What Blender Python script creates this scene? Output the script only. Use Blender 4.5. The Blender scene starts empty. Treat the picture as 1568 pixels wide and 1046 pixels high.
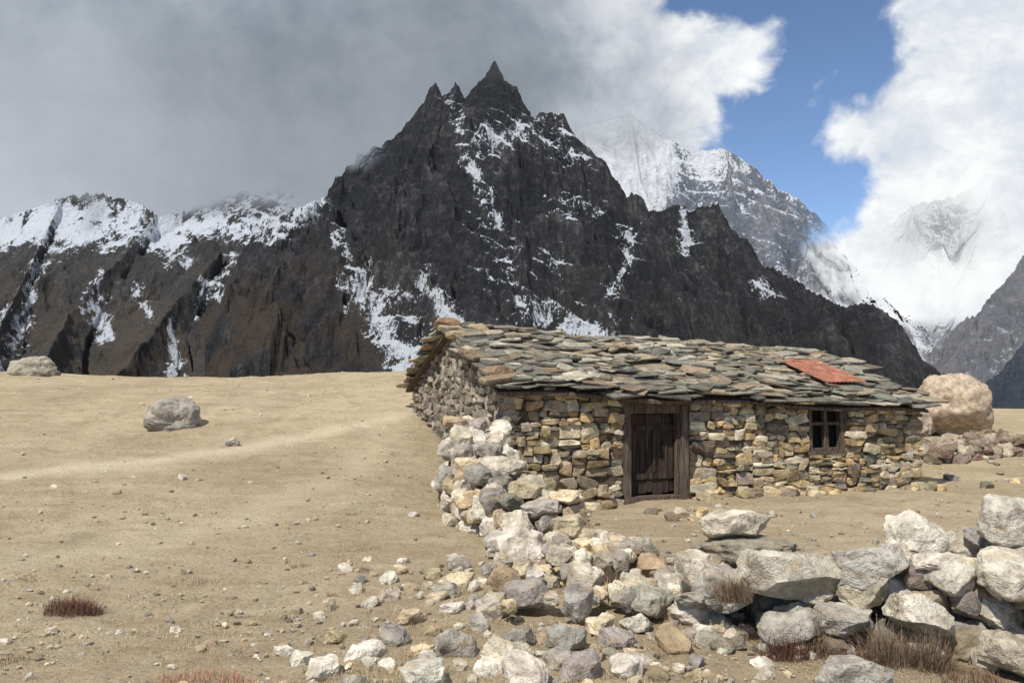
import bpy, bmesh, math, random
import numpy as np
from mathutils import Vector, Matrix, noise as mnoise
random.seed(7); rng=np.random.default_rng(11)
sc=bpy.context.scene
sc.view_settings.view_transform='Standard'; sc.view_settings.look='None'; sc.view_settings.exposure=0
EYE=1.75

# ------------------------------------------------------------------ noise
def _h(ix,iy,seed):
    n=(ix.astype(np.int64)*374761393+iy.astype(np.int64)*668265263+seed*1274126177)&0xffffffff
    n=((n^(n>>13))*1274126177)&0xffffffff
    n=n^(n>>16)
    return n/4294967296.0
def perlin(x,y,seed=0):
    x=np.asarray(x,float);y=np.asarray(y,float)
    x0=np.floor(x);y0=np.floor(y);fx=x-x0;fy=y-y0
    x0=x0.astype(np.int64);y0=y0.astype(np.int64)
    u=fx**3*(fx*(fx*6-15)+10);v=fy**3*(fy*(fy*6-15)+10)
    def g(ix,iy,dx,dy):
        a=_h(ix,iy,seed)*2*math.pi
        return np.cos(a)*dx+np.sin(a)*dy
    a=g(x0,y0,fx,fy);b=g(x0+1,y0,fx-1,fy);c=g(x0,y0+1,fx,fy-1);d=g(x0+1,y0+1,fx-1,fy-1)
    return 1.45*((a+(b-a)*u)+((c+(d-c)*u)-(a+(b-a)*u))*v)
def fbm(x,y,o=5,seed=0,gain=.5):
    s=0;a=1;f=1;t=0
    for i in range(o):
        s=s+a*perlin(x*f+i*17.3,y*f-i*9.1,seed+i);t+=a;a*=gain;f*=2.03
    return s/t
def ridged(x,y,o=5,seed=0,gain=.5):
    s=0;a=1;f=1;t=0
    for i in range(o):
        s=s+a*(1-np.abs(perlin(x*f+i*13.7,y*f+i*5.1,seed+i))*1.6);t+=a;a*=gain;f*=2.07
    return s/t
def ss(t):
    t=np.clip(t,0,1);return t*t*(3-2*t)

# ------------------------------------------------------------------ mesh helpers
def mesh_np(name,V,F,mat,col=None,attrs=None,smooth=True,parent=None,sharp=None):
    V=np.asarray(V,np.float32);F=np.asarray(F,np.int32);M,k=F.shape
    me=bpy.data.meshes.new(name)
    me.vertices.add(len(V));me.vertices.foreach_set('co',V.ravel())
    me.loops.add(M*k);me.loops.foreach_set('vertex_index',F.ravel())
    me.polygons.add(M);me.polygons.foreach_set('loop_start',np.arange(0,M*k,k,dtype=np.int32))
    me.update(calc_edges=True);me.validate()
    me.polygons.foreach_set('use_smooth',np.full(len(me.polygons),smooth,dtype=bool))
    if sharp is not None: me.set_sharp_from_angle(angle=math.radians(sharp))
    if col is not None:
        ca=me.color_attributes.new('Col','FLOAT_COLOR','POINT')
        c=np.ones((len(V),4),np.float32);c[:,:3]=col;ca.data.foreach_set('color',c.ravel())
    for n,a in (attrs or {}).items():
        at=me.attributes.new(n,'FLOAT','POINT');at.data.foreach_set('value',np.asarray(a,np.float32).ravel())
    me.materials.append(mat)
    ob=bpy.data.objects.new(name,me);sc.collection.objects.link(ob)
    if parent: ob.parent=parent
    return ob
def rotm(rx,ry,rz):
    return np.array(Matrix.Rotation(rz,3,'Z')@Matrix.Rotation(ry,3,'Y')@Matrix.Rotation(rx,3,'X'))
# fractured-rock library: solids cut by random fracture planes, chipped edges
def cutrock(boxy,cuts,lo,hi,detail,seed):
    r=random.Random(seed);bm=bmesh.new()
    if boxy:
        bmesh.ops.create_cube(bm,size=2)
        for v in bm.verts: v.co=Vector([c*(1+r.uniform(-.16,.06)) for c in v.co])
    else: bmesh.ops.create_icosphere(bm,subdivisions=1,radius=1.12)
    for i in range(cuts):
        if not boxy and i<3:
            nn=Vector((r.gauss(0,.25),r.gauss(0,.25),1 if i%2 else -1));o_=r.uniform(.5,.75)
        else:
            nn=Vector((r.gauss(0,1),r.gauss(0,1),r.gauss(0,.8)));o_=r.uniform(lo,hi)*(1.25 if boxy else 1)
        nn.normalize()
        bmesh.ops.bisect_plane(bm,geom=bm.verts[:]+bm.edges[:]+bm.faces[:],plane_co=nn*o_,plane_no=nn,clear_outer=True)
        be=[e for e in bm.edges if e.is_boundary]
        if be: bmesh.ops.holes_fill(bm,edges=be,sides=0)
    bmesh.ops.remove_doubles(bm,verts=bm.verts[:],dist=.05)
    bmesh.ops.dissolve_limit(bm,angle_limit=math.radians(6),verts=bm.verts[:],edges=bm.edges[:])
    bmesh.ops.bevel(bm,geom=bm.edges[:],offset=.11 if detail else .04,offset_type='OFFSET',segments=2 if detail else 1,profile=.55,affect='EDGES',clamp_overlap=True)
    bmesh.ops.triangulate(bm,faces=bm.faces[:])
    for lim in ((.5,.3,.18) if detail>1 else (.45,) if detail else ()):
        es=[e for e in bm.edges if e.calc_length()>lim]
        if es: bmesh.ops.subdivide_edges(bm,edges=es,cuts=1);bmesh.ops.triangulate(bm,faces=bm.faces[:])
    off=Vector((seed*3.7,seed*1.3,0))
    if detail:
        for v in bm.verts:
            k=.10*mnoise.noise(v.co*1.7+off)+.06*mnoise.noise(v.co*4.5+off)+.026*mnoise.noise(v.co*10+off)
            v.co+=v.co.normalized()*k*1.3
    bmesh.ops.recalc_face_normals(bm,faces=bm.faces[:])
    bm.verts.index_update()
    V=np.array([v.co[:] for v in bm.verts]);F=np.array([[v.index for v in f.verts] for f in bm.faces])
    bm.free()
    V=V-(V.max(0)+V.min(0))/2;V=V/np.abs(V).max(0)
    return V,F
LIB={'lo':[cutrock(False,9,.55,.9,0,i) for i in range(24)],
 'mid':[cutrock(False,10,.55,.9,1,100+i) for i in range(30)],
 'hi':[cutrock(False,11,.58,.92,2,200+i) for i in range(28)],
 'box':[cutrock(True,6,.72,1.0,1,300+i) for i in range(36)]}
class Rocks:
    def __init__(s): s.V=[];s.F=[];s.C=[];s.n=0
    def add(s,c,half,rot=None,lib='mid',col=(.4,.38,.34),basis=None):
        P,F=LIB[lib][rng.integers(len(LIB[lib]))]
        v=P.copy()
        fl=rng.integers(2,size=3)*2-1
        v=v*fl
        if np.prod(fl)<0: F=F[:,::-1]
        if lib!='box':
            a=rng.uniform(0,6.28);ca,sa=math.cos(a),math.sin(a);v=np.stack([v[:,0]*ca-v[:,1]*sa,v[:,0]*sa+v[:,1]*ca,v[:,2]],1)
        v=v*np.asarray(half)
        if rot is not None: v=v@np.asarray(rot).T
        if basis is not None:
            v=v@np.asarray(basis).T
            if np.linalg.det(basis)<0: F=F[:,::-1]
        v=v+np.asarray(c)
        s.V.append(v);s.F.append(F+s.n);s.n+=len(v)
        s.C.append(np.repeat(np.array([col]),len(v),0))
    def build(s,name,mat,parent=None,sharp=34):
        return mesh_np(name,np.vstack(s.V),np.vstack(s.F),mat,col=np.vstack(s.C),parent=parent,sharp=sharp)
def pick(pal,j=.12):
    c=np.array(pal[rng.integers(len(pal))]);return np.clip(c*(1+rng.normal()*j)+rng.normal(size=3)*.008,.02,.8)

# ------------------------------------------------------------------ node helpers
def newmat(name):
    m=bpy.data.materials.new(name);m.use_nodes=True;nt=m.node_tree;nt.nodes.clear()
    out=nt.nodes.new('ShaderNodeOutputMaterial');b=nt.nodes.new('ShaderNodeBsdfPrincipled')
    b.inputs['Roughness'].default_value=.92;b.inputs['Specular IOR Level'].default_value=.12
    nt.links.new(b.outputs[0],out.inputs[0]);return m,nt,b,out
class N:
    def __init__(s,nt): s.nt=nt
    def __call__(s,t,ins=None,**kw):
        n=s.nt.nodes.new(t)
        for k,v in kw.items(): setattr(n,k,v)
        for k,v in (ins or {}).items():
            if isinstance(v,bpy.types.NodeSocket): s.nt.links.new(v,n.inputs[k])
            else: n.inputs[k].default_value=v
        return n
    def math(s,op,a,b=0.,c=0.,clamp=False): return s('ShaderNodeMath',{0:a,1:b,2:c},operation=op,use_clamp=clamp).outputs[0]
    def vmath(s,op,a,b): return s('ShaderNodeVectorMath',{0:a,1:b},operation=op).outputs[0]
    def noise(s,vec,scale,detail=4,rough=.55,dist=0.,out=0): return s('ShaderNodeTexNoise',{'Vector':vec,'Scale':scale,'Detail':detail,'Roughness':rough,'Distortion':dist}).outputs[out]
    def mr(s,v,a,b,c=0.,d=1.,it='SMOOTHSTEP'):
        return s('ShaderNodeMapRange',{'Value':v,'From Min':a,'From Max':b,'To Min':c,'To Max':d},interpolation_type=it).outputs[0]
    def mix(s,f,a,b,blend='MIX'):
        n=s.nt.nodes.new('ShaderNodeMix');n.data_type='RGBA';n.blend_type=blend
        for i,v in ((0,f),(6,a),(7,b)):
            if isinstance(v,bpy.types.NodeSocket): s.nt.links.new(v,n.inputs[i])
            else: n.inputs[i].default_value=v if i==0 else (tuple(v)+(1,))[:4]
        return n.outputs[2]
    def bump(s,h,st,dist,nrm=None):
        d={'Height':h,'Strength':st,'Distance':dist}
        if nrm: d['Normal']=nrm
        return s('ShaderNodeBump',d).outputs[0]
    def pos(s): return s('ShaderNodeNewGeometry').outputs['Position']
    def attr(s,n,o='Fac'): return s('ShaderNodeAttribute',attribute_name=n).outputs[o]
    def scale(s,vec,xyz): return s.vmath('MULTIPLY',vec,xyz)

def stone_mat(name,lich=(.11,.10,.08),lf=.45,bs=1.0,ochre=.45):
    m,nt,b,o=newmat(name);n=N(nt);p=n.pos()
    c=n.attr('Col','Color')
    a=n.noise(p,6,4,.68);c=n.mix(1.,c,n.mix(n.mr(a,.3,.7),(.58,.55,.51),(1.24,1.22,1.17)),'MULTIPLY')
    q=n.noise(p,30,4,.75)
    c=n.mix(n.mr(q,.53,.66,0,lf),c,lich)
    c=n.mix(n.mr(q,.40,.30,0,.35),c,(.66,.63,.57))
    st=n.noise(n.scale(p,(2.5,2.5,9)),2,2,.6);c=n.mix(n.mr(st,.50,.72,0,ochre),c,(.42,.31,.18))
    nt.links.new(c,b.inputs['Base Color'])
    n1=n.bump(n.noise(p,16,4,.74),.75*bs,.06);n2=n.bump(q,.45*bs,.02,n1)
    nt.links.new(n2,b.inputs['Normal']);return m
M_stone=stone_mat('field_stone')
M_wall=stone_mat('masonry_stone',lf=.38,ochre=.55)
M_roof=stone_mat('roof_slate',lich=(.055,.055,.042),lf=.55,bs=.6,ochre=.22)
def plain(name,c1,c2,sc_=(8,8,8),bump=.5,dist=.02):
    m,nt,b,o=newmat(name);n=N(nt);p=n.scale(n.pos(),sc_)
    f=n.noise(p,1,5,.65);nt.links.new(n.mix(n.mr(f,.3,.7),c1,c2),b.inputs['Base Color'])
    nt.links.new(n.bump(f,bump,dist),b.inputs['Normal']);return m
M_mortar=plain('earth_mortar',(.055,.043,.030),(.12,.095,.062),(12,12,12))
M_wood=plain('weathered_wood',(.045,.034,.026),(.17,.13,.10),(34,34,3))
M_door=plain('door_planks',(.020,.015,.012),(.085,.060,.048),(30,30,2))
M_dark=plain('dark_interior',(.01,.01,.01),(.02,.018,.015))
M_red=plain('rusty_tin',(.20,.085,.055),(.40,.18,.12),(6,6,6))

# ------------------------------------------------------------------ ground
PATH=[(-16,10.6),(-7.8,13.0),(-4.85,14.6),(-1.94,17.6),(-1.2,21)]
def gh(x,y):
    x=np.asarray(x,float);y=np.asarray(y,float)
    L=2.1*ss((y-8)/18)+ .16*np.sin(x*.28+1.2)*ss((y-14)/10)
    R=-.12*ss((y-7)/6)+.85*ss((y-17)/13)
    b=ss((x+1.8)/2.6)
    z=L*(1-b)+R*b
    z=z-60*ss((y-30)/400)
    z=z+.10*fbm(x*.25,y*.25,3,5)*ss((np.hypot(x,y))/6)+.055*fbm(x*1.1,y*1.1,4,9)
    return z
def ghs(x,y): return float(gh(np.array([x]),np.array([y]))[0])
def spaced(lo,hi,c,step,grow):
    a=[c];s=step
    while a[-1]<hi: a.append(a[-1]+s);s*=grow if a[-1]-c>12 else 1.002
    bb=[c];s=step
    while bb[-1]>lo: bb.append(bb[-1]-s);s*=grow if c-bb[-1]>12 else 1.002
    return np.array(sorted(set(a+bb)))
xs=spaced(-4000,4000,0,.045,1.045);ys=spaced(-900,6000,8,.045,1.05)
GX,GY=np.meshgrid(xs,ys)
GZ=gh(GX,GY)
fine=(np.abs(GX)<25)&(GY>2)&(GY<40)
GZ=GZ+np.where(fine,.026*fbm(GX*4,GY*4,4,21,.6)+.05*np.clip(ridged((GX*.94+GY*.33)*.7,(GY*.94-GX*.33)*2.0,4,33)-.6,0,1),0)
def grid_faces(ny,nx):
    i=np.arange(ny*nx).reshape(ny,nx)
    return np.stack([i[:-1,:-1].ravel(),i[:-1,1:].ravel(),i[1:,1:].ravel(),i[1:,:-1].ravel()],1)
def segd(px,py,pts):
    d=np.full(px.shape,1e9)
    for (ax,ay),(bx,by) in zip(pts[:-1],pts[1:]):
        vx,vy=bx-ax,by-ay;t=np.clip(((px-ax)*vx+(py-ay)*vy)/(vx*vx+vy*vy),0,1)
        d=np.minimum(d,np.hypot(px-ax-t*vx,py-ay-t*vy))
    return d
wob=.25*fbm(GX*.8,GY*.8,3,44)
pw=np.exp(-(segd(GX+wob,GY+wob,PATH)/.34)**2)
PATH2=[(-9,5.5),(-5,8.2),(-3.2,10.5),(-2.3,14),(-2.6,17)]
pw=np.maximum(pw,.5*np.exp(-(segd(GX+wob,GY-wob,PATH2)/.45)**2))
m,nt,b,o=newmat('dry_earth');n=N(nt);p=n.pos()
big=n.noise(p,.35,4,.6);mid=n.noise(p,2.2,6,.72);fin=n.noise(p,26,5,.75);vf=n.noise(p,110,2,.7)
c=n.mix(n.mr(big,.32,.68),(.43,.335,.215),(.56,.455,.305))
c=n.mix(n.mr(mid,.46,.70,0,.6),c,(.31,.225,.13))
mp=n('ShaderNodeMapping',{'Vector':p,'Rotation':(0,0,-.35),'Scale':(.45,2.4,1.)}).outputs[0]
stp=n.noise(mp,1.2,5,.68,.4)
c=n.mix(n.mr(stp,.54,.68,0,.45),c,(.30,.235,.14))
c=n.mix(n.mr(stp,.46,.34,0,.5),c,(.63,.525,.365))
c=n.mix(n.mr(n.noise(p,.9,5,.72),.54,.68,0,.5),c,(.30,.25,.16))
c=n.mix(n.mr(fin,.5,.66,0,.55),c,(.20,.15,.095))
c=n.mix(n.mr(vf,.57,.69,0,.6),c,(.66,.60,.49))
c=n.mix(n.math('MULTIPLY',n.attr('path'),.85),c,(.66,.555,.39))
nt.links.new(c,b.inputs['Base Color'])
b1=n.bump(mid,.8,.14);b2=n.bump(fin,1.,.05,b1);nt.links.new(b2,b.inputs['Normal'])
mesh_np('ground',np.stack([GX,GY,GZ],-1).reshape(-1,3),grid_faces(len(ys),len(xs)),m,attrs={'path':pw})

# ------------------------------------------------------------------ mountains
def surv(A,E):   # survey bearing / elevation slopes (levelled instrument)
    v=E/1000-.0513;f=.9987-.0511*v
    return A/1000/f,(.0511+.9987*v)/f
def line(pts):
    out=[]
    for A,E,D in pts:
        a,e=surv(A,E);out.append((a*D,D,EYE+e*D))
    return out
def terrain(name,lines,a0,a1,d0,d1,nx,ny,slope,seed,gsc,mat,snowf,fadef,amp=1.,crestj=1.,base=-60,terr=.6,fineamp=.32,deep=2.4):
    aa=np.linspace(a0,a1,nx);dd=np.linspace(d0,d1,ny)
    A,D=np.meshgrid(aa,dd);X=A*D;Y=D
    w1=fbm(X/gsc/1.6,Y/gsc/1.6,4,seed+40);w2=fbm(X/gsc/1.6,Y/gsc/1.6,4,seed+50)
    Z=np.full(X.shape,-1e9);dist=np.full(X.shape,1e9)
    for L,sl in lines:
        for (ax,ay,az),(bx,by,bz) in zip(L[:-1],L[1:]):
            vx,vy=bx-ax,by-ay;q=vx*vx+vy*vy
            t=np.clip(((X-ax)*vx+(Y-ay)*vy)/q,0,1)
            d=np.hypot(X-ax-t*vx,Y-ay-t*vy)
            z=az+(bz-az)*t-d*sl*slope-gsc*.22*(1-np.exp(-d/(gsc*.12)))
            up=z>Z;Z=np.where(up,z,Z);dist=np.where(up,d,dist)
    wx=X+gsc*.9*w1;wy=Y+gsc*.9*w2
    am=amp*(gsc*.03+np.minimum(dist*.34,gsc*.55))
    g=ridged(wx/gsc/1.25,wy/gsc/2.3,3,seed,.5)
    g2=ridged((wx+.55*Y)/gsc*2.3,(wy-.3*X)/gsc*1.5,4,seed+9,.55)
    jag=np.clip(ridged(X/gsc*4.2,Y/gsc*1.5,4,seed+3)-.62,-1,1)
    near=np.exp(-dist/(gsc*.25))
    Z=Z+am*(g-.75)*deep+am*fineamp*1.5*(g2-.7)+crestj*gsc*.085*jag*(near+.15)
    Z=Z+gsc*.075*fbm(X/gsc*5,Y/gsc*5,5,seed+77,.6)*(1-.5*near)
    if terr:
        T=gsc*.33
        q=(Z+.6*gsc*fbm(X/gsc*.5,Y/gsc*.5,4,seed+90)+.45*X)/T
        fr=q-np.floor(q);Z=Z+terr*(ss((fr-.2)/.8)-fr)*T*ss(dist/(gsc*.2))
    Z=np.maximum(Z,base)
    gz,gx=np.gradient(Z);dy=dd[1]-dd[0]
    dZdx=gx/np.gradient(X,axis=1);sl_=np.hypot(dZdx,gz/dy)
    EA=A;EE=(Z-EYE)/D
    sn=snowf(EA,EE,g,g2,sl_,X,Y)
    fd=fadef(EA,EE,X,Y,Z)
    return mesh_np(name,np.stack([X,Y,Z],-1).reshape(-1,3),grid_faces(ny,nx),mat,attrs={'snow':sn,'fade':fd,'gul':g})
def mtn_mat(name,dark,mid,pale,snow,sc_,haze=(.3,.36,.45),hz=0.,brown=None,gd=.4):
    m,nt,b,o=newmat(name);n=N(nt);p=n.pos()
    pn=n.scale(p,(1/sc_,1/sc_,1/sc_))
    a=n.noise(n.scale(pn,(1.,.6,.5)),2.2,6,.68,.6);e=n.noise(n.scale(pn,(1,1,.4)),12,5,.75)
    c=n.mix(n.mr(a,.36,.66),dark,mid)
    c=n.mix(n.math('MULTIPLY',n.mr(e,.47,.66),n.mr(a,.40,.60,.3,1)),c,pale)  # paler rock slabs scattered by noise
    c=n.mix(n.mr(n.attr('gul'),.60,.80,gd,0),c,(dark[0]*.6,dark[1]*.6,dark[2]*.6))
    if brown:
        sp_=n('ShaderNodeSeparateXYZ',{0:p});xx,_,zz=sp_.outputs
        f=n.math('MULTIPLY',n.mr(zz,brown[1],brown[2],1,0),n.mr(n.noise(pn,1.3,3),.35,.6))
        f=n.math('MULTIPLY',f,n.mr(xx,-60,-330,.25,1))
        c=n.mix(f,c,brown[0])
    fn=n.math('MULTIPLY_ADD',n.noise(n.scale(pn,(1,1,.8)),30,4,.75),.5,n.math('MULTIPLY',n.noise(n.scale(pn,(1.2,1.,.7)),7,5,.7,.5),.5))
    s=n.math('ADD',n.attr('snow'),n.math('MULTIPLY',n.math('SUBTRACT',fn,.5),2.1))
    s=n.mr(s,.46,.57)
    c=n.mix(s,c,snow)
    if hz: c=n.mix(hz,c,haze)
    nt.links.new(c,b.inputs['Base Color'])
    hgt=n.noise(n.scale(pn,(1,1,.7)),9,6,.75)
    nt.links.new(n.bump(hgt,1.0,sc_*.16),b.inputs['Normal'])
    t=n('ShaderNodeBsdfTransparent').outputs[0]
    f=n.attr('fade')
    mx=n('ShaderNodeMixShader',{0:f,1:t,2:b.outputs[0]}).outputs[0]
    nt.links.new(mx,o.inputs[0]);return m

crest=[(-300,190,1620),(-217,222,1520),(-187,251,1510),(-160,264,1500),(-125,306,1500),(-103,334,1500),(-97,347,1497),(-89,356,1495),(-82,340,1490),(-74,343,1492),(-66,357,1495),(-55,339,1500),(-41,353,1490),(-30,369,1482),(-20,381,1480),(-12,368,1482),(-4,355,1485),(6,350,1486),(14,334,1490),(26,317,1480),(34,324,1472),(45,321,1460),(60,320,1450),(73,286,1460),(93,249,1480),(119,207,1500),(165,206,1470),(196,213,1450),(211,208,1450),(242,213,1440),(265,170,1450),(288,146,1440),(326,130,1430),(364,107,1420),(387,94,1410),(425,97,1400),(456,71,1390),(500,-10,1390)]
main_lines=[(line(crest),1.),
 (line([(-64,352,1495),(-75,270,1380),(-40,165,1230),(10,60,1060),(30,0,960)]),1.15),
 (line([(60,312,1450),(75,220,1330),(100,130,1200),(150,30,1040)]),1.15),
 (line([(-217,222,1520),(-205,150,1360),(-160,60,1180),(-120,0,1040)]),1.05),
 (line([(-125,306,1500),(-140,200,1370),(-110,110,1230),(-70,10,1080)]),1.2),
 (line([(242,208,1440),(250,140,1330),(300,50,1200),(330,-10,1120)]),1.15),
 (line([(165,200,1470),(180,120,1340),(215,20,1180)]),1.2),
 (line([(-18,368,1480),(-5,290,1400),(30,200,1290),(60,100,1150)]),1.3),
 (line([(387,90,1410),(400,40,1330),(420,-10,1280)]),1.1)]
left=[(-760,215,1950),(-661,205,1930),(-590,198,1915),(-554,212,1910),(-527,222,1900),(-485,226,1900),(-435,214,1880),(-416,198,1870),(-378,206,1900),(-340,240,1920),(-278,256,1930),(-217,262,1950),(-171,262,1980)]
left_lines=[(line(left),.8),
 (line([(-527,220,1900),(-560,150,1700),(-600,70,1450),(-640,0,1250)]),.8),
 (line([(-416,200,1870),(-450,160,1720),(-520,85,1480),(-560,5,1230)]),.75),
 (line([(-340,225,1900),(-330,170,1720),(-400,90,1450),(-470,5,1200)]),.75),
 (line([(-250,240,1930),(-270,165,1700),(-320,80,1400),(-360,5,1150)]),.75)]
caps=[(-179,119,-110,8,.028,.58),(-150,105,-125,60,.04,.38),(-210,184,-183,130,.010,.5),(-103,122,-64,69,.014,.50),(-41,287,60,306,.022,.42),(-57,268,-18,191,.012,.44),(60,210,98,206,.018,.40),
(12,92,119,54,.022,.46),(135,191,138,145,.011,.48),(138,145,116,115,.010,.48),(203,199,203,153,.010,.42),(290,118,305,105,.015,.38),(20,145,50,145,.015,.38),(-72,344,-55,275,.009,.38),(20,300,70,270,.03,.30),(-30,190,10,100,.03,.26),(-90,50,-30,20,.03,.30),
(-577,69,-558,135,.012,.55),(-485,92,-477,54,.013,.60),(-412,176,-390,150,.020,.52),(-401,69,-393,15,.011,.55),(-600,23,-569,69,.011,.52),(-355,122,-370,84,.011,.48),(-225,215,-275,180,.014,.6),(-480,130,-500,95,.011,.48),(-590,95,-620,50,.010,.48),(-330,150,-345,110,.009,.45),(-440,110,-425,80,.009,.42),
(-610,186,-450,188,.022,.50),(-424,186,-271,186,.016,.42),(-300,191,-233,199,.013,.45),(-560,170,-520,160,.02,.40)]
def capsnow(A,E):
    s=np.zeros(A.shape)
    wa=A+.016*fbm(A*45,E*45,4,88);we=E+.020*fbm(A*45,E*45,4,89)
    for a0,e0,a1,e1,w,st in caps:
        p,q=surv(a0,e0),surv(a1,e1)
        s=np.maximum(s,st*np.exp(-(segd(wa,we,[p,q])/w)**2))
    return s
def snow_main(A,E,g,g2,sl,X,Y):
    val=np.clip(.8-g2,-.3,.5);led=ss((1.5-sl)/.8)
    z_=ss((A+.16)/.14)*ss((.30-A)/.1)
    s=.04+.12*val+led*(.08+.17*z_)+capsnow(A,E)*(.80+.5*led+.7*val)+.20*fbm(X/110,Y/110,3,60)*z_
    return s
def fade_main(A,E,X,Y,Z):
    n_=fbm(A*14,E*14,4,7)
    return 1-ss((E+.04*n_-.245)/.045)*ss((-.13-A)/.05)*.9-.35*ss((E+.015*n_-.342)/.03)
def snow_left(A,E,g,g2,sl,X,Y):
    val=np.clip(.8-g2,-.3,.5);led=ss((1.4-sl)/.8)
    up=ss((E-.150+.045*fbm(A*20,E*20,3,4))/.035)
    s=.04+.15*val+.10*led+np.maximum(up*(.17+.28*led+.40*fbm(X/60,Y/60,4,61)+.4*val),0)+capsnow(A,E)*(.80+.35*led+.6*val)*(1-.25*up)
    return s
def fade_left(A,E,X,Y,Z):
    n_=fbm(A*11+3,E*15,5,7)
    m_=ss((A+.46)/.06)
    return 1-m_*ss((E+.05*n_-.180)/.05)-(1-m_)*.6*ss((E+.05*n_-.205)/.03)
M_m=mtn_mat('cloud_shaded_rock',(.020,.021,.026),(.040,.041,.046),(.135,.125,.112),(.66,.70,.76),100,hz=.03,brown=((.070,.052,.036),20,300))  # cloud shadow over this mountain is put into the low rock colours
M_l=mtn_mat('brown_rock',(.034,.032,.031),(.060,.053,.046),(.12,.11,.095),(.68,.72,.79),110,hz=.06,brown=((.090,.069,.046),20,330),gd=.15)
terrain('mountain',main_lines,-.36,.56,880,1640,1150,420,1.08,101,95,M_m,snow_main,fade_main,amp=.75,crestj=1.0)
terrain('mountain',left_lines,-.80,-.08,1050,2100,820,400,1.0,202,130,M_l,snow_left,fade_left,amp=.42,crestj=1.2,terr=.25,deep=1.5)

sp=[(0,250,6300),(50,275,6200),(81,302,6100),(112,312,6000),(138,318,6000),(169,295,5950),(211,276,5950),(249,277,5900),(280,260,5900),(311,233,5850),(341,214,5850),(372,184,5850),(410,135,5900),(471,84,6000),(540,40,6000)]
sp_lines=[(line(sp),1.),(line([(138,318,6000),(150,240,5500),(190,150,4900),(230,60,4300)]),1.1),
 (line([(249,277,5900),(262,200,5450),(280,120,4900),(330,20,4200)]),1.1),(line([(341,214,5850),(345,150,5400),(380,70,4800),(420,0,4300)]),1.1),(line([(81,302,6100),(95,230,5500),(100,150,5000)]),1.1)]
def snow_sp(A,E,g,g2,sl,X,Y):
    led=ss((1.6-sl)/.9)
    return .27+.20*ss((E-.20)/.10)+.50*ss((.21-A)/.05)+.28*led-.4*np.clip(g2-.70,-.3,.3)+.40*fbm(X/400,Y/400,4,66)
def fade_sp(A,E,X,Y,Z):
    n_=fbm(A*16,E*16,5,31)
    top=ss((E+.06*n_-.270-.02*np.cos(A*30))/.05)
    r=ss((A+.08*n_-.335)/.07)
    low=ss((.140-E+.05*n_)/.05)*ss((A-.30)/.05)
    return np.clip(1-top*.7,0,1)*(1-r)*(1-low)
M_s=mtn_mat('snowy_rock',(.15,.17,.21),(.23,.24,.27),(.37,.35,.32),(.86,.88,.92),420,hz=.14)  # pale bluish rock: distance haze is painted into these colours
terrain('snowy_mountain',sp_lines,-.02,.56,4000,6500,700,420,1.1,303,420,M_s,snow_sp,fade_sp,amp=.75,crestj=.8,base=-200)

fr=[(380,150,7000),(445,191,7000),(471,214,7000),(517,222,7000),(563,245,6900),(624,268,6800),(720,280,6800)]
fr_lines=[(line(fr),1.),(line([(471,214,7000),(455,90,5600),(440,30,4800)]),1.),(line([(563,245,6900),(530,110,5600),(500,30,4600)]),1.)]
def snow_fr(A,E,g,g2,sl,X,Y): return .30+.2*ss((E-.08)/.1)+.2*ss((1.5-sl)/.8)-.4*np.clip(g2-.70,-.2,.3)+.35*fbm(X/400,Y/400,4,67)
def fade_fr(A,E,X,Y,Z):
    n_=fbm(A*14,E*14,5,32)
    u=.5*np.exp(-((E-.185-.03*n_)/.035)**2)*np.exp(-((A-.505)/.045)**2)
    return np.clip(u+ss((.085-E+.03*n_)/.035)*.9,0,1)
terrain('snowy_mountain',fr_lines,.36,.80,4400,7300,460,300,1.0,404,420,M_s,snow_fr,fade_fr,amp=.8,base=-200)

rr=[(760,260,2600),(680,205,2550),(624,176,2500),(600,153,2500),(582,126,2480),(569,84,2450),(548,61,2400),(502,23,2350),(470,-10,2300)]
rr_lines=[(line(rr),1.),(line([(624,176,2500),(640,90,2200),(650,20,1900)]),1.)]
def snow_rr(A,E,g,g2,sl,X,Y): return .16+.2*ss((1.4-sl)/.8)+.4*np.clip(.75-g2,-.3,.4)+.3*fbm(X/150,Y/150,3,68)
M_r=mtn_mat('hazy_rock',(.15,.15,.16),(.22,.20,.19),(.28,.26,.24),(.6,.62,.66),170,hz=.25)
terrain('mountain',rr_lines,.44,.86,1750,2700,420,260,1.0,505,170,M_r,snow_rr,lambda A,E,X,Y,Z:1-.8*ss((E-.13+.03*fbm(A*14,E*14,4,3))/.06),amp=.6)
dr=[(760,120,1300),(640,75,1250),(600,52,1200),(571,17,1180),(540,-15,1150)]
M_d=mtn_mat('dark_blue_slope',(.045,.055,.075),(.06,.07,.09),(.08,.085,.10),(.3,.33,.38),100,hz=.08)  # dark blue slope colours
terrain('hill',[(line(dr),.8)],.50,.86,900,1350,260,160,1.0,606,90,M_d,lambda A,E,g,g2,sl,X,Y:0*A,lambda A,E,X,Y,Z:0*A+1,amp=.4)

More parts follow.
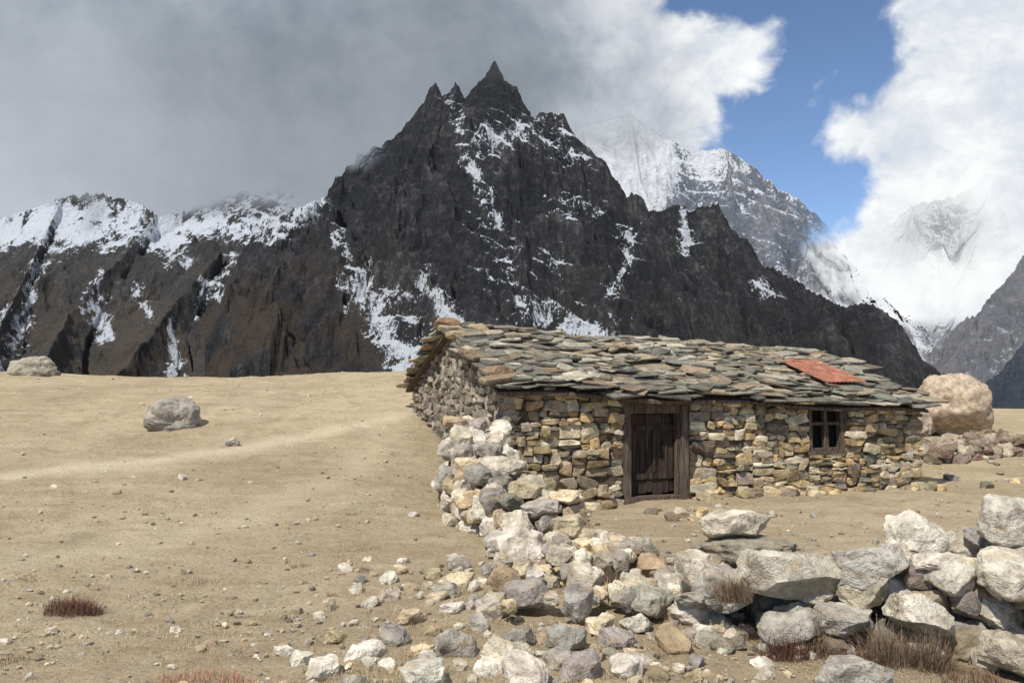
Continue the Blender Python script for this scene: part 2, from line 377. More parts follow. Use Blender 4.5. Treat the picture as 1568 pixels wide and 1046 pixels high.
# ------------------------------------------------------------------ stone hut
hut=bpy.data.objects.new('stone_hut',None);sc.collection.objects.link(hut)
OX,OY=-.14,12.7;US=np.array([.9349,.3549]);UW=np.array([-.3549,.9349])
LEN,WID=8.1,5.4
def P(s,w,z): return np.array([OX+US[0]*s+UW[0]*w,OY+US[1]*s+UW[1]*w,z])
B=np.array([[US[0],UW[0],0],[US[1],UW[1],0],[0,0,1]])
def top(s): return 1.70-.36*s/LEN+.03*math.sin(s*1.9)
def bot(s,w):
    q=P(s,w,0);return ghs(q[0],q[1])-.12
def boxm(V,F,s0,s1,w0,w1,z0,z1,zt=None):
    k=len(V)
    zz=zt or (z1,z1)
    for (s,w,z) in ((s0,w0,z0),(s1,w0,z0),(s1,w1,z0),(s0,w1,z0),(s0,w0,zz[0]),(s1,w0,zz[1]),(s1,w1,zz[1]),(s0,w1,zz[0])): V.append(P(s,w,z))
    F+=[[k,k+3,k+2,k+1],[k+4,k+5,k+6,k+7],[k,k+1,k+5,k+4],[k+1,k+2,k+6,k+5],[k+2,k+3,k+7,k+6],[k+3,k,k+4,k+7]]
DS0,DS1,DZ=2.03,3.23,1.50
WS0,WS1,WZ0,WZ1=5.61,6.40,.62,1.36
V=[];F=[]
T=.42;g=.05
boxm(V,F,g,DS0,g,T,-.4,0,(top(0)-.02,top(DS0)-.02))
boxm(V,F,DS1,WS0,g,T,-.4,0,(top(DS1)-.02,top(WS0)-.02))
boxm(V,F,WS1,LEN-g,g,T,-.4,0,(top(WS1)-.02,top(LEN)-.02))
boxm(V,F,WS0+.003,WS1-.003,g+.004,T-.004,-.4,WZ0-.04)
boxm(V,F,g+.003,T,T+.003,WID-g,-.4,0,(top(0)-.02,top(.4)-.02))
boxm(V,F,LEN-T,LEN-g-.003,T+.003,WID-g,-.4,0,(top(LEN)-.02,top(LEN)-.02))
boxm(V,F,T+.003,LEN-T-.003,WID-T,WID-g-.003,-.4,0,(top(0)-.02,top(LEN)-.02))
mesh_np('wall_core',V,F,M_mortar,smooth=False,parent=hut)
RISE=1.0
def gtop(s,w): return top(s)+RISE*(1-abs(2*w/WID-1))
for s0,s1 in ((.06,.4),(LEN-.4,LEN-.06)):
    V=[P(s0,.1,top(s0)-.03),P(s0,WID-.1,top(s0)-.03),P(s0,WID/2,top(s0)+RISE-.1),P(s1,.1,top(s0)-.03),P(s1,WID-.1,top(s0)-.03),P(s1,WID/2,top(s0)+RISE-.1)]
    me=bpy.data.meshes.new('gable_core');me.from_pydata([tuple(v) for v in V],[],[[0,2,1],[3,4,5],[0,1,4,3],[1,2,5,4],[2,0,3,5]]);me.materials.append(M_mortar)
    ob=bpy.data.objects.new('gable_core',me);sc.collection.objects.link(ob);ob.parent=hut
V=[];F=[];boxm(V,F,.5,LEN-.5,.9,1.0,-.3,1.2);mesh_np('interior_shade',V,F,M_dark,smooth=False,parent=hut)

PAL=[(.54,.43,.27),(.44,.34,.21),(.60,.51,.36),(.38,.32,.235),(.27,.23,.175),(.54,.48,.37),(.52,.38,.20),(.22,.19,.15),(.64,.58,.46),(.57,.44,.25),(.33,.24,.15)]
PALD=[(.29,.26,.22),(.22,.20,.17),(.36,.33,.28),(.26,.235,.20),(.41,.37,.31)]  # greyer, darker stones; the gable's shade is partly painted in here
def split(x0,x1,y0,y1,out,mw=(.22,.56),mh=(.09,.27)):
    w,h=x1-x0,y1-y0
    W_=random.uniform(*mw);H_=random.uniform(*mh)
    if w>W_ and (w>h*1.6 or h<=H_):
        c=x0+w*random.uniform(.35,.65);split(x0,c,y0,y1,out,mw,mh);split(c,x1,y0,y1,out,mw,mh)
    elif h>H_:
        c=y0+h*random.uniform(.36,.64);split(x0,x1,y0,c,out,mw,mh);split(x0,x1,c,y1,out,mw,mh)
    else: out.append((x0,x1,y0,y1))
rk=Rocks()
def face(x0,x1,zb,zt,pos,pal,basis,mw=(.22,.56),mh=(.09,.27)):
    cells=[];split(x0,x1,0,1.8,cells,mw,mh)
    for a,b_,c_,d_ in cells:
        xm=(a+b_)/2
        z0,z1=zb(xm),zt(xm)
        k=(z1-z0)/1.8
        if k<.05: continue
        zc=z0+(c_+d_)/2*k+random.uniform(-.012,.012);hh=(d_-c_)/2*k*1.04+.003
        hw=(b_-a)/2*1.03+.003
        dep=random.uniform(.10,.15)
        r=rotm(random.uniform(-.14,.14),random.gauss(0,.09),random.uniform(-.14,.14))
        rk.add(pos(xm,zc,random.uniform(-.03,.06)),(hw,dep,hh),rot=r,lib='box',col=pick(pal,.19),basis=basis)
frontpos=lambda s,z,j:P(s,.10+j*.9,z)
fz=lambda s:bot(s,0)
face(0.0,DS0-.01,fz,top,frontpos,PAL,B)
face(DS1+.01,WS0-.01,fz,top,frontpos,PAL,B)
face(WS1+.01,LEN,fz,top,frontpos,PAL,B)
face(WS0,WS1,fz,lambda s:WZ0-.03,frontpos,PAL,B)
BG=np.array([[UW[0],US[0],0],[UW[1],US[1],0],[0,0,1]])
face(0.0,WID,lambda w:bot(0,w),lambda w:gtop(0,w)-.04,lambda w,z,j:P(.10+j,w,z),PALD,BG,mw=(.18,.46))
face(0.0,WID,lambda w:bot(LEN,w),lambda w:gtop(LEN,w)-.04,lambda w,z,j:P(LEN-.10+j,w,z),PAL,BG)
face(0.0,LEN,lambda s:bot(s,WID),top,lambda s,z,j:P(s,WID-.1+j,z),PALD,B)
for i in range(46):
    s=random.uniform(-.1,LEN+.3)
    if DS0-.05<s<DS1+.05: continue
    h=random.uniform(.05,.12);q=P(s,-random.uniform(.0,.22),0)
    rk.add((q[0],q[1],ghs(q[0],q[1])+h*.3),(random.uniform(.08,.24),random.uniform(.07,.14),h),rot=rotm(0,0,random.uniform(-.4,.7)),lib='mid',col=pick(PAL,.15))
rk.build('stone_walls',M_wall,hut)

def deck(name,sg):
    V=[]
    for s in np.linspace(-.12,LEN+.05,24):
        sc_=min(max(s,0),LEN)
        wa,wb=(-.14,WID/2) if sg else (WID+.14,WID/2)
        za=top(sc_)-.05;zb=top(sc_)+RISE-.005
        V+= [P(s,wa,za),P(s,wb,zb),P(s,wb,zb-.07),P(s,wa,za-.05)]
    F=[]
    for i in range(23):
        k=i*4
        for j in range(4): F.append([k+j,k+(j+1)%4,k+4+(j+1)%4,k+4+j])
    F.append([0,3,2,1]);F.append([92,93,94,95])
    return mesh_np(name,V,F,M_wood,smooth=False,parent=hut)
deck('roof_deck_front',True);deck('roof_deck_back',False)
SLV=[];SLF=[];SLC=[]
ROOFP=[(.17,.165,.145),(.23,.225,.19),(.11,.11,.10),(.31,.295,.25),(.29,.25,.19),(.19,.18,.16),(.40,.375,.315),(.13,.125,.105),(.22,.18,.135),(.21,.22,.185),(.27,.21,.15)]
sl_ang=math.atan2(RISE+.05,WID/2+.14)
def slab(s,r,hs,hr,th,lift,yaw,tilt,roll,col,back=False,rect=False):
    sc_=min(max(s,0),LEN)
    wr=r*math.cos(sl_ang)-.14
    zc=top(sc_)-.05+r*math.sin(sl_ang)+lift
    k=len(SLV);pts=[]
    J=.0 if rect else .26
    cor=[(-1,-1),(1,-1),(1,1),(-1,1)]
    for i,(x,y) in enumerate(cor):
        x2,y2=x*(1-random.uniform(0,J)),y*(1-random.uniform(0,J))
        if not rect and random.random()<.35:
            nx_,ny_=cor[(i+1)%4];px_,py_=cor[i-1]
            f=random.uniform(.2,.5)
            pts.append((x+(px_-x)*f*.6,y+(py_-y)*f*.6));pts.append((x+(nx_-x)*f*.5,y+(ny_-y)*f*.5))
        else: pts.append((x2,y2))
        if not rect and random.random()<.5:
            nx_,ny_=cor[(i+1)%4];t=random.uniform(.35,.65);q=random.uniform(.82,1.0)
            pts.append(((x+(nx_-x)*t)*q,(y+(ny_-y)*t)*q))
    pts=[(x*hs,y*hr) for x,y in pts];m_=len(pts)
    for (sx,off) in ((.975,-th/2),(1.,-th*.1),(1.0,th*.3),(.975,th/2)):
        for x,y in pts:
            x2,y2=x*sx,y*sx
            xr=x2*math.cos(yaw)-y2*math.sin(yaw);yr=x2*math.sin(yaw)+y2*math.cos(yaw)
            zz=off+yr*math.tan(tilt)+xr*math.tan(roll)+(0 if rect else random.uniform(-.003,.003))
            dr=yr*math.cos(sl_ang)-zz*math.sin(sl_ang);dz=yr*math.sin(sl_ang)+zz*math.cos(sl_ang)
            w=wr+dr
            if back: w=WID-w
            SLV.append(P(s+xr,w,zc+dz));SLC.append(col)
    for j in range(3):
        for i in range(m_):
            a=k+j*m_+i;b_=k+j*m_+(i+1)%m_
            f=[a,b_,b_+m_,a+m_]
            SLF.append(f[::-1] if back else f)
    f=[k+3*m_+i for i in range(m_)];SLF.append(f[::-1] if back else f)
    f=[k+i for i in range(m_)][::-1];SLF.append(f[::-1] if back else f)
RL=(WID/2+.14)/math.cos(sl_ang)
for back in (False,True):
    r=.10
    while r<RL+.02:
        s=-.22+random.uniform(-.1,.1)
        while s<LEN-.05:
            hw=random.uniform(.12,.46)
            c=np.array(random.choice(ROOFP))
            if 3.6<s<5.8 and r>1.3: c=np.array(random.choice([(.36,.31,.23),(.42,.38,.29),(.28,.24,.18),(.33,.28,.20),(.44,.41,.34)]))
            c=np.clip(c*random.uniform(.65,1.3),.03,.6)
            yaw=random.gauss(0,.15)
            if random.random()<.22: yaw=random.uniform(-.8,.8)
            slab(s+hw,r+random.uniform(-.09,.09),hw*1.12,random.uniform(.18,.34),random.uniform(.02,.048),.055+random.uniform(0,.06),yaw,-.13+random.gauss(0,.05),random.gauss(0,.045),c,back)
            s+=hw*2*random.uniform(.72,.95)
        r+=random.uniform(.13,.19)
for i in range(210):
    c=np.clip(np.array(random.choice(ROOFP))*random.uniform(.8,1.3),.03,.6)
    s=random.uniform(0,LEN-.3);r=random.uniform(.05,RL-.1)
    if 6.1<s<7.5 and .6<r<2.1: continue
    slab(s,r,random.uniform(.12,.42),random.uniform(.06,.20),random.uniform(.02,.05),.13+random.uniform(0,.06),random.uniform(-.7,.7),-.10+random.gauss(0,.09),random.gauss(0,.09),c)
for i in range(26):
    c=np.array(random.choice(PAL[3:5]+ROOFP))*.9
    slab(random.uniform(-.12,.25),RL*i/26+.05,random.uniform(.16,.34),random.uniform(.10,.2),random.uniform(.04,.08),.13+random.uniform(0,.05),random.uniform(-.4,.4),-.08,random.gauss(0,.05),c)
me=bpy.data.meshes.new('roof_slabs');me.from_pydata([tuple(v) for v in SLV],[],SLF)
ca=me.color_attributes.new('Col','FLOAT_COLOR','POINT');cc=np.ones((len(SLV),4),np.float32);cc[:,:3]=np.array(SLC);ca.data.foreach_set('color',cc.ravel())
me.materials.append(M_roof);ob=bpy.data.objects.new('roof_slabs',me);sc.collection.objects.link(ob);ob.parent=hut
SLV=[];SLF=[];SLC=[]
s,r,a,b_=6.80,1.30,.46,.70
nb=int(a*2/.045)
for i in range(nb):
    slab(s-a+(i+.5)*a*2/nb,r,a/nb+.001,b_,.012,.215+(.010 if i%2 else 0),0,-.035,0.22 if i%2 else -.22,(.3,.1,.06),rect=True)
me=bpy.data.meshes.new('rusty_sheet');me.from_pydata([tuple(v) for v in SLV],[],SLF);me.materials.append(M_red)
ob=bpy.data.objects.new('rusty_sheet',me);sc.collection.objects.link(ob);ob.parent=hut
rk=Rocks()
for s,w,hs,hz,c in ((-.05,2.6,.30,.12,(.30,.20,.13)),(.40,2.35,.22,.12,(.42,.33,.21)),(.02,.15,.24,.13,(.28,.19,.12)),(-.1,1.2,.16,.07,PAL[3]),(2.0,2.6,.2,.06,PAL[3]),(5.0,1.7,.22,.05,PAL[4]),(-.12,2.0,.18,.09,PAL[1]),(.15,3.0,.2,.09,PAL[4]),(6.35,1.0,.16,.05,PAL[3]),(6.4,1.7,.16,.05,PAL[4]),(7.25,.9,.16,.05,PAL[4]),(7.2,1.6,.14,.05,PAL[3])):
    rk.add(P(s,w,gtop(max(s,0),w)+.16),(hs,.17,hz),rot=rotm(0,.05,random.uniform(-.3,.3)),lib='mid',col=c,basis=B)
for i in range(34):
    s=random.uniform(0,LEN);rk.add(P(s,WID/2+random.uniform(-.12,.1),gtop(s,WID/2)+.08),(random.uniform(.1,.28),.12,random.uniform(.03,.07)),rot=rotm(0,random.uniform(-.15,.15),random.uniform(-.4,.4)),lib='mid',col=pick(ROOFP),basis=B)
rk.build('roof_weight_stones',M_roof,hut)

# door
V=[];F=[]
boxm(V,F,DS0,DS0+.13,.02,.20,-.12,1.42)
boxm(V,F,DS1-.15,DS1-.02,.02,.20,-.12,1.42)
boxm(V,F,DS0-.25,DS1+.25,.0,.24,1.424,1.50)
boxm(V,F,DS0+.132,DS1-.152,.05,.19,1.30,1.42)
boxm(V,F,DS0+.132,DS1-.152,.00,.22,-.12,-.01)
boxm(V,F,DS0+.133,DS0+.17,.09,.20,-.008,1.298)
boxm(V,F,DS1-.19,DS1-.153,.09,.20,-.008,1.298)
mesh_np('door_frame',V,F,M_wood,smooth=False,parent=hut)
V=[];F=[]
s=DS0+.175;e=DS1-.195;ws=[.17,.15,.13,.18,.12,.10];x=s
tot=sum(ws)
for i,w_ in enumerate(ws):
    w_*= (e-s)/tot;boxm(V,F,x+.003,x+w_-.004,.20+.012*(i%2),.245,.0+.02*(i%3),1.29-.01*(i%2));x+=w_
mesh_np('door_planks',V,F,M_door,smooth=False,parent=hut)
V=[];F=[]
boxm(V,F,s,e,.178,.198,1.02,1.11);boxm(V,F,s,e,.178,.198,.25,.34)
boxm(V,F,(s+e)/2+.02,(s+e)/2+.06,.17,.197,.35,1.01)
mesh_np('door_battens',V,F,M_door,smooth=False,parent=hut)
V=[];F=[]
for a,b_ in ((.2,1.7),(3.6,5.4),(6.5,7.9)): boxm(V,F,a,b_,-.05,.04,top(a)-.10,0,(top(a)-.055,top(b_)-.055))
mesh_np('eave_beams',V,F,M_wood,smooth=False,parent=hut)
V=[];F=[]
a,b_=WS0+.01,WS1-.01
boxm(V,F,a,a+.08,.04,.16,WZ0,WZ1);boxm(V,F,b_-.08,b_,.04,.16,WZ0,WZ1)
boxm(V,F,a-.04,b_+.04,.02,.17,WZ1+.002,WZ1+.07);boxm(V,F,a-.03,b_+.03,.01,.17,WZ0-.06,WZ0-.002)
mm=(a+b_)/2
boxm(V,F,mm-.035,mm+.035,.06,.14,WZ0+.002,WZ1-.002)
for x0,x1 in ((a+.082,mm-.037),(mm+.037,b_-.082)):
    boxm(V,F,x0,x1,.07,.13,WZ0+.44,WZ0+.49);boxm(V,F,x0,x1,.07,.13,WZ1-.05,WZ1-.003);boxm(V,F,x0,x1,.07,.13,WZ0+.003,WZ0+.05)
    boxm(V,F,x0+.001,x0+.035,.075,.125,WZ0+.051,WZ0+.439);
mesh_np('window_frame',V,F,M_wood,smooth=False,parent=hut)
V=[];F=[];boxm(V,F,a+.081,b_-.081,.19,.20,WZ0+.003,WZ1-.003)
mesh_np('window_dark_panes',V,F,M_dark,smooth=False,parent=hut)

# ------------------------------------------------------------------ dry stone walls & rubble
PF=[(.58,.53,.44),(.48,.43,.35),(.64,.59,.49),(.40,.375,.335),(.58,.49,.35),(.66,.62,.54),(.33,.31,.285),(.57,.47,.32),(.62,.58,.51),(.40,.31,.22)]
PG=[(.44,.42,.38),(.54,.51,.45),(.34,.325,.30),(.60,.56,.48),(.47,.40,.30),(.26,.24,.215),(.51,.47,.41),(.24,.19,.15)]
def drywall(rk,path,heights,thick,pal,size=(.13,.25),lib='mid',gap=0.):
    L=[0]
    for a,b_ in zip(path[:-1],path[1:]): L.append(L[-1]+math.dist(a,b_))
    tot=L[-1];s=0
    while s<tot:
        px=np.interp(s,L,[p[0] for p in path]);py=np.interp(s,L,[p[1] for p in path])
        qx=np.interp(min(s+.1,tot),L,[p[0] for p in path])-np.interp(s-.1,L,[p[0] for p in path]);qy=np.interp(min(s+.1,tot),L,[p[1] for p in path])-np.interp(s-.1,L,[p[1] for p in path])
        ll=math.hypot(qx,qy) or 1;nx,ny=-qy/ll,qx/ll;H=np.interp(s,L,heights);ang=math.atan2(qy,qx)
        z=0.0
        while z<H:
            tk=thick*(1-.35*z/max(H,.3))
            k=max(2,int(tk/.24)+1)
            for j in range(k):
                if random.random()<gap: continue
                t=(j/(k-1)-.5)*tk+random.uniform(-.06,.06);hs=random.uniform(*size)
                x=px+nx*t+random.uniform(-.08,.08);y=py+ny*t+random.uniform(-.08,.08)
                hz=hs*random.uniform(.42,.80)
                rk.add((x,y,ghs(x,y)+z+hz*.5+random.uniform(-.03,.03)),(hs,hs*random.uniform(.62,.95),hz),rot=rotm(random.gauss(0,.25),random.gauss(0,.25),ang+random.uniform(-.9,.9)),lib=lib,col=pick(pal,.16))
            z+=random.uniform(.12,.17)
        s+=random.uniform(.19,.26)
rk=Rocks()
drywall(rk,[(-.45,12.45),(-.45,11.6),(-.32,10.8),(-.02,9.8),(.28,8.9),(.42,8.35)],[1.20,.90,.72,.52,.40,.22],.72,PF,size=(.10,.24),lib='hi')
for (x,y,z,a,b_,c) in ((.30,8.7,.50,.24,.18,.10),(.55,8.5,.35,.20,.17,.14),(.15,9.3,.62,.2,.2,.12),(-.1,10.3,.78,.28,.22,.13),(.55,8.9,.58,.26,.2,.09),(.1,8.3,.2,.28,.25,.22),(-.5,11.9,1.2,.2,.16,.1),(.75,8.6,.22,.2,.15,.16)):
    rk.add((x,y,z),(a,b_,c),rot=rotm(random.gauss(0,.12),random.gauss(0,.12),random.uniform(0,3)),lib='hi',col=pick(PF,.1))
rk.build('dry_stone_wall',M_stone)
rk=Rocks()
drywall(rk,[(1.40,6.55),(2.3,6.25),(3.4,5.85),(5.4,5.5)],[.28,.42,.68,.80],.60,PG+PF[:4],size=(.09,.20),lib='hi')
key=[(1.67,6.5,.70,.26,.17,.12,.05,PF[2]),(1.75,6.45,.55,.37,.2,.08,-.03,(.30,.27,.22)),(1.98,6.0,.44,.46,.25,.18,.10,(.50,.47,.40)),(2.80,6.0,.72,.20,.2,.14,.1,PF[5]),(3.33,5.75,.86,.21,.2,.16,0,PG[1]),
(2.9,5.75,.50,.18,.18,.15,.2,PG[1]),(2.45,5.85,.53,.24,.2,.14,-.1,PG[0]),(3.2,5.5,.56,.22,.2,.16,.1,PG[3]),(3.45,5.4,.35,.20,.2,.14,0,PG[1]),(2.65,5.6,.27,.20,.2,.12,.3,PG[3]),(2.2,5.75,.2,.2,.17,.09,0,PG[0]),
(3.05,5.3,.12,.20,.2,.13,.2,PF[1]),(1.5,6.2,.30,.2,.18,.13,.2,PG[0]),(1.35,6.35,.42,.17,.15,.13,0,PF[0]),(1.85,5.75,.12,.22,.2,.12,.1,PF[3]),(3.7,5.6,.95,.2,.2,.14,.1,PG[3]),(2.0,5.1,.04,.22,.2,.12,.1,PG[0])]
for x,y,z,a,b_,c,ry,col in key:
    rk.add((x,y,z),(a,b_,c),rot=rotm(random.gauss(0,.15),ry,random.uniform(-.5,.4)),lib='hi',col=col)
for i in range(80):
    x=random.uniform(1.2,4.2);t=(x-1.4)/2;y=6.55-.35*t*1.0-random.uniform(.25,.85);h=random.uniform(.04,.12)
    rk.add((x,y,ghs(x,y)+h*.35),(h,h*.8,h*.65),rot=rotm(random.gauss(0,.3),random.gauss(0,.3),random.uniform(0,6)),lib='mid',col=pick(PG+PF,.12))
rk.build('dry_stone_wall',M_stone)

rk=Rocks();placed=[]
def scatter(cnt,xr,yr,sr,pal,lift=lambda x,y:0.,lib='mid',emb=.3,sep=.75,pw_=2.,acc=lambda x,y:1.):
    k=0;tries=0
    while k<cnt and tries<cnt*30:
        tries+=1
        x=random.uniform(*xr);y=random.uniform(*yr)
        if random.random()>acc(x,y): continue
        h=sr[0]+(sr[1]-sr[0])*random.random()**pw_
        if any((x-a)**2+(y-b_)**2<((h+c)*sep)**2 for a,b_,c in placed): continue
        placed.append((x,y,h));k+=1
        hz=h*random.uniform(.45,.8)
        rk.add((x,y,ghs(x,y)+hz*(1-2*emb)+lift(x,y)),(h,h*random.uniform(.6,.95),hz),rot=rotm(random.gauss(0,.2),random.gauss(0,.2),random.uniform(0,6.3)),lib=lib,col=pick(pal,.13))
scatter(9,(-1.3,1.2),(5.0,6.2),(.14,.19),PF,lib='hi')
scatter(28,(-1.4,1.3),(5.0,8.4),(.11,.17),PF,lib='hi',acc=lambda x,y:min(1,max(0,1-abs(x-.1)/1.6)+.15))
scatter(60,(-.1,1.35),(6.3,8.6),(.09,.19),PF,lib='hi',sep=.55,lift=lambda x,y:.10)
scatter(24,(.3,1.1),(7.3,8.5),(.11,.2),PF,lib='hi',sep=.45,lift=lambda x,y:.22)
scatter(110,(-1.6,1.7),(4.9,8.6),(.04,.10),PF,sep=.8,acc=lambda x,y:1 if x>-.7 else .45)
scatter(32,(-3.6,-1.2),(5.0,7.0),(.02,.065),PF,sep=.9)
scatter(45,(-10,-.8),(7,22),(.02,.08),PF+PAL[:3],lib='lo',sep=1)
scatter(40,(.8,7.5),(7.5,13),(.03,.09),PF,lib='lo',sep=1,acc=lambda x,y:1 if OY+(x-OX)*.38-y>.4 else 0)
scatter(14,(2.0,3.2),(11.6,12.8),(.06,.2),PAL,sep=1,acc=lambda x,y:1 if OY+(x-OX)*.38-y>.35 else 0)
rk.build('rubble_stones',M_stone)

def boulder(x,y,a,b_,c,col,sink=.25,rz=0,seed=1,cut=5,lean=0.):
    bm=bmesh.new();bmesh.ops.create_icosphere(bm,subdivisions=5,radius=1);r=random.Random(seed)
    V=np.array([v.co[:] for v in bm.verts]);bm.verts.index_update();F=np.array([[v.index for v in f.verts] for f in bm.faces]);bm.free()
    S=V.copy()
    for i in range(cut):
        d=np.array([r.gauss(0,1),r.gauss(0,1),r.gauss(0,.8)]);d/=np.linalg.norm(d);o_=r.uniform(.68,.9)
        V=V-np.maximum(V@d-o_,0)[:,None]*d*.8
    off=Vector((seed*5.1,0,0))
    k=np.array([.20*mnoise.noise(Vector(s_)*1.3+off)+.10*mnoise.noise(Vector(s_)*3+off)-.07*max(0,1-abs(mnoise.noise(Vector(s_)*2.2-off))*9)+.035*mnoise.noise(Vector(s_)*8+off)+.015*mnoise.noise(Vector(s_)*20+off) for s_ in S])
    V=V+S*k[:,None];V=V*np.array([a,b_,c]);V[:,0]+=lean*V[:,2]
    V=V@rotm(0,0,rz).T+np.array([x,y,ghs(x,y)+c*(1-2*sink)])
    return mesh_np('boulder',V,F,M_stone,col=np.repeat(np.array([col]),len(V),0))
boulder(-6.45,16.3,.50,.42,.38,(.36,.34,.31),.2,.3,3,9)
boulder(-14.1,25.2,.75,.5,.45,(.38,.36,.30),.3,0,5,9)
boulder(12.5,24.2,1.10,1.0,1.02,(.54,.44,.34),.12,.4,8,7,-.12)
boulder(11.35,23.9,.45,.5,.4,(.42,.35,.28),.2,0,9,6)
boulder(-4.9,15.0,.13,.1,.09,(.5,.46,.4),.2,0,4,6)
rk=Rocks();drywall(rk,[(9.8,20.2),(11.6,20.8),(13.6,20.6),(17,20.2)],[.30,.42,.34,.4],.6,[(.40,.33,.26),(.33,.25,.19),(.46,.40,.33),(.28,.22,.18)],size=(.14,.3))
rk.build('dry_stone_wall',M_stone)
rk=Rocks()
for i in range(60):
    x=random.uniform(8.6,15);y=random.uniform(14.5,21);h=random.uniform(.04,.16)
    rk.add((x,y,ghs(x,y)+h*.2),(h,h*.8,h*.6),rot=rotm(0,0,random.uniform(0,6)),lib='lo',col=pick(PF+PAL))
rk.build('scattered_stones',M_stone)

# gravel (vectorised)
_b=bmesh.new();bmesh.ops.create_icosphere(_b,subdivisions=1,radius=1);_b.verts.index_update()
S2=np.array([v.co[:] for v in _b.verts]);F2=np.array([[v.index for v in f.verts] for f in _b.faces]);_b.free()
cnt=10000
Yg=3.9/(1-rng.random(cnt)*.86);Ag=rng.uniform(-.72,.72,cnt);Xg=Ag*Yg
cl=fbm(Xg*.7,Yg*.7,3,71);keep=(cl>-.03)|(rng.random(cnt)<.25)
ls=(Xg-OX)*US[0]+(Yg-OY)*US[1];lw=(Xg-OX)*UW[0]+(Yg-OY)*UW[1]
keep&=~((ls>-.1)&(ls<LEN+.1)&(lw>-.05)&(lw<WID+.1))
Xg=Xg[keep];Yg=Yg[keep];K=len(Xg)
sz=(.005+.024*rng.random(K)**5)*(1+.05*Yg)
sz*=np.where(Yg>13,.8,1)
jit=1+.22*rng.normal(size=(K,len(S2),1));th=rng.uniform(0,6.28,K)
vv=S2[None]*jit*np.stack([np.ones(K),rng.uniform(.6,1,K),rng.uniform(.4,.8,K)],1)[:,None,:]*sz[:,None,None]
ct,st=np.cos(th)[:,None],np.sin(th)[:,None]
vx=vv[:,:,0]*ct-vv[:,:,1]*st;vy=vv[:,:,0]*st+vv[:,:,1]*ct
vv=np.stack([vx+Xg[:,None],vy+Yg[:,None],vv[:,:,2]+(gh(Xg,Yg)+sz*.2+.005)[:,None]],-1)
FF=(F2[None]+(np.arange(K)*len(S2))[:,None,None]).reshape(-1,3)
pal=np.array(PF[:9]+PAL[:5]+[(.26,.21,.15),(.34,.28,.2)]);cg=pal[rng.integers(len(pal),size=K)]*rng.uniform(.7,1.1,(K,1))
mesh_np('gravel',vv.reshape(-1,3),FF,M_stone,col=np.repeat(cg,len(S2),0),smooth=False)

def blades(name,bases,h,wd,lean,col,mat,seg=3):
    K=len(bases);bases=np.asarray(bases);th=rng.uniform(0,6.28,K);ln=np.abs(rng.normal(size=K))*lean
    hh=h*rng.uniform(.5,1.3,K) if np.isscalar(h) else h
    V=[]
    for i in range(seg+1):
        t=i/seg;w=wd*(1-t*.85)
        cx=bases[:,0]+np.cos(th)*ln*hh*t**1.6;cy=bases[:,1]+np.sin(th)*ln*hh*t**1.6;cz=bases[:,2]+hh*t
        for sg in (-1,1):
            V.append(np.stack([cx-np.sin(th)*w*sg,cy+np.cos(th)*w*sg*.6,cz],1))
    V=np.stack(V,1);m_=2*(seg+1)
    F=np.array([[2*i,2*i+1,2*i+3,2*i+2] for i in range(seg)])
    FF=(F[None]+(np.arange(K)*m_)[:,None,None]).reshape(-1,4)
    c=np.asarray(col)[rng.integers(len(col),size=K)]*rng.uniform(.7,1.3,(K,1))
    return mesh_np(name,V.reshape(-1,3),FF,mat,col=np.repeat(c,m_,0))
m_bl,nt,b,o=newmat('dry_plant');n=N(nt);nt.links.new(n.attr('Col','Color'),b.inputs['Base Color'])
tc=14000
Yt=4.2/(1-rng.random(tc)*.82);At=rng.uniform(-.7,.7,tc);Xt=At*Yt
kp=fbm(Xt*.9,Yt*.9,3,72)>.04;ls=(Xt-OX)*US[0]+(Yt-OY)*US[1];lw=(Xt-OX)*UW[0]+(Yt-OY)*UW[1]
kp&=~((ls>-.1)&(ls<LEN+.1)&(lw>-.05)&(lw<WID+.1));Xt=Xt[kp];Yt=Yt[kp]
bx=np.repeat(Xt,7)+rng.normal(size=len(Xt)*7)*.022;by=np.repeat(Yt,7)+rng.normal(size=len(Xt)*7)*.022
blades('dry_grass',np.stack([bx,by,gh(bx,by)-.003],1),.036,.0019,.9,[(.44,.35,.21),(.34,.26,.15),(.50,.42,.28),(.24,.18,.11)],m_bl)
def shrub(x,y,r,h,cols,K=900,z=None):
    a=rng.uniform(0,6.28,K);rr=r*np.sqrt(rng.random(K));bx=x+np.cos(a)*rr;by=y+np.sin(a)*rr*.8
    bz=gh(bx,by)-.01 if z is None else np.full(K,z)
    blades('dry_shrub',np.stack([bx,by,bz],1),h*rng.uniform(.4,1.2,K)*np.sqrt(np.clip(1.15-(rr/r)**2,0,1)),.0022,.9,cols,m_bl,4)
RB=[(.12,.055,.04),(.17,.08,.055),(.08,.045,.035),(.22,.13,.09)];RG=[(.34,.15,.10),(.42,.24,.16),(.26,.12,.09)];BR=[(.20,.14,.09),(.28,.21,.14),(.13,.09,.06)]
shrub(-3.42,6.75,.22,.14,RB,1400)
shrub(-1.85,5.15,.34,.08,RG,1100)
shrub(-1.45,5.05,.22,.07,RG,600)
shrub(1.50,5.85,.13,.17,BR,900,.30)
shrub(2.15,5.45,.2,.10,RB,700)
shrub(2.75,5.2,.2,.09,RB,500)
shrub(2.35,5.45,.16,.24,BR,900)
shrub(2.6,5.4,.14,.26,BR,800)
shrub(1.75,5.6,.16,.16,RB,700)
shrub(1.95,5.65,.14,.24,BR,600)
shrub(.75,7.0,.12,.12,BR,300,.15)
for i in range(16):
    x=random.uniform(-5,2.5);y=random.uniform(5.5,12)
    if OY+(x-OX)*.38-y>.6: shrub(x,y,random.uniform(.06,.15),.05,BR,160)

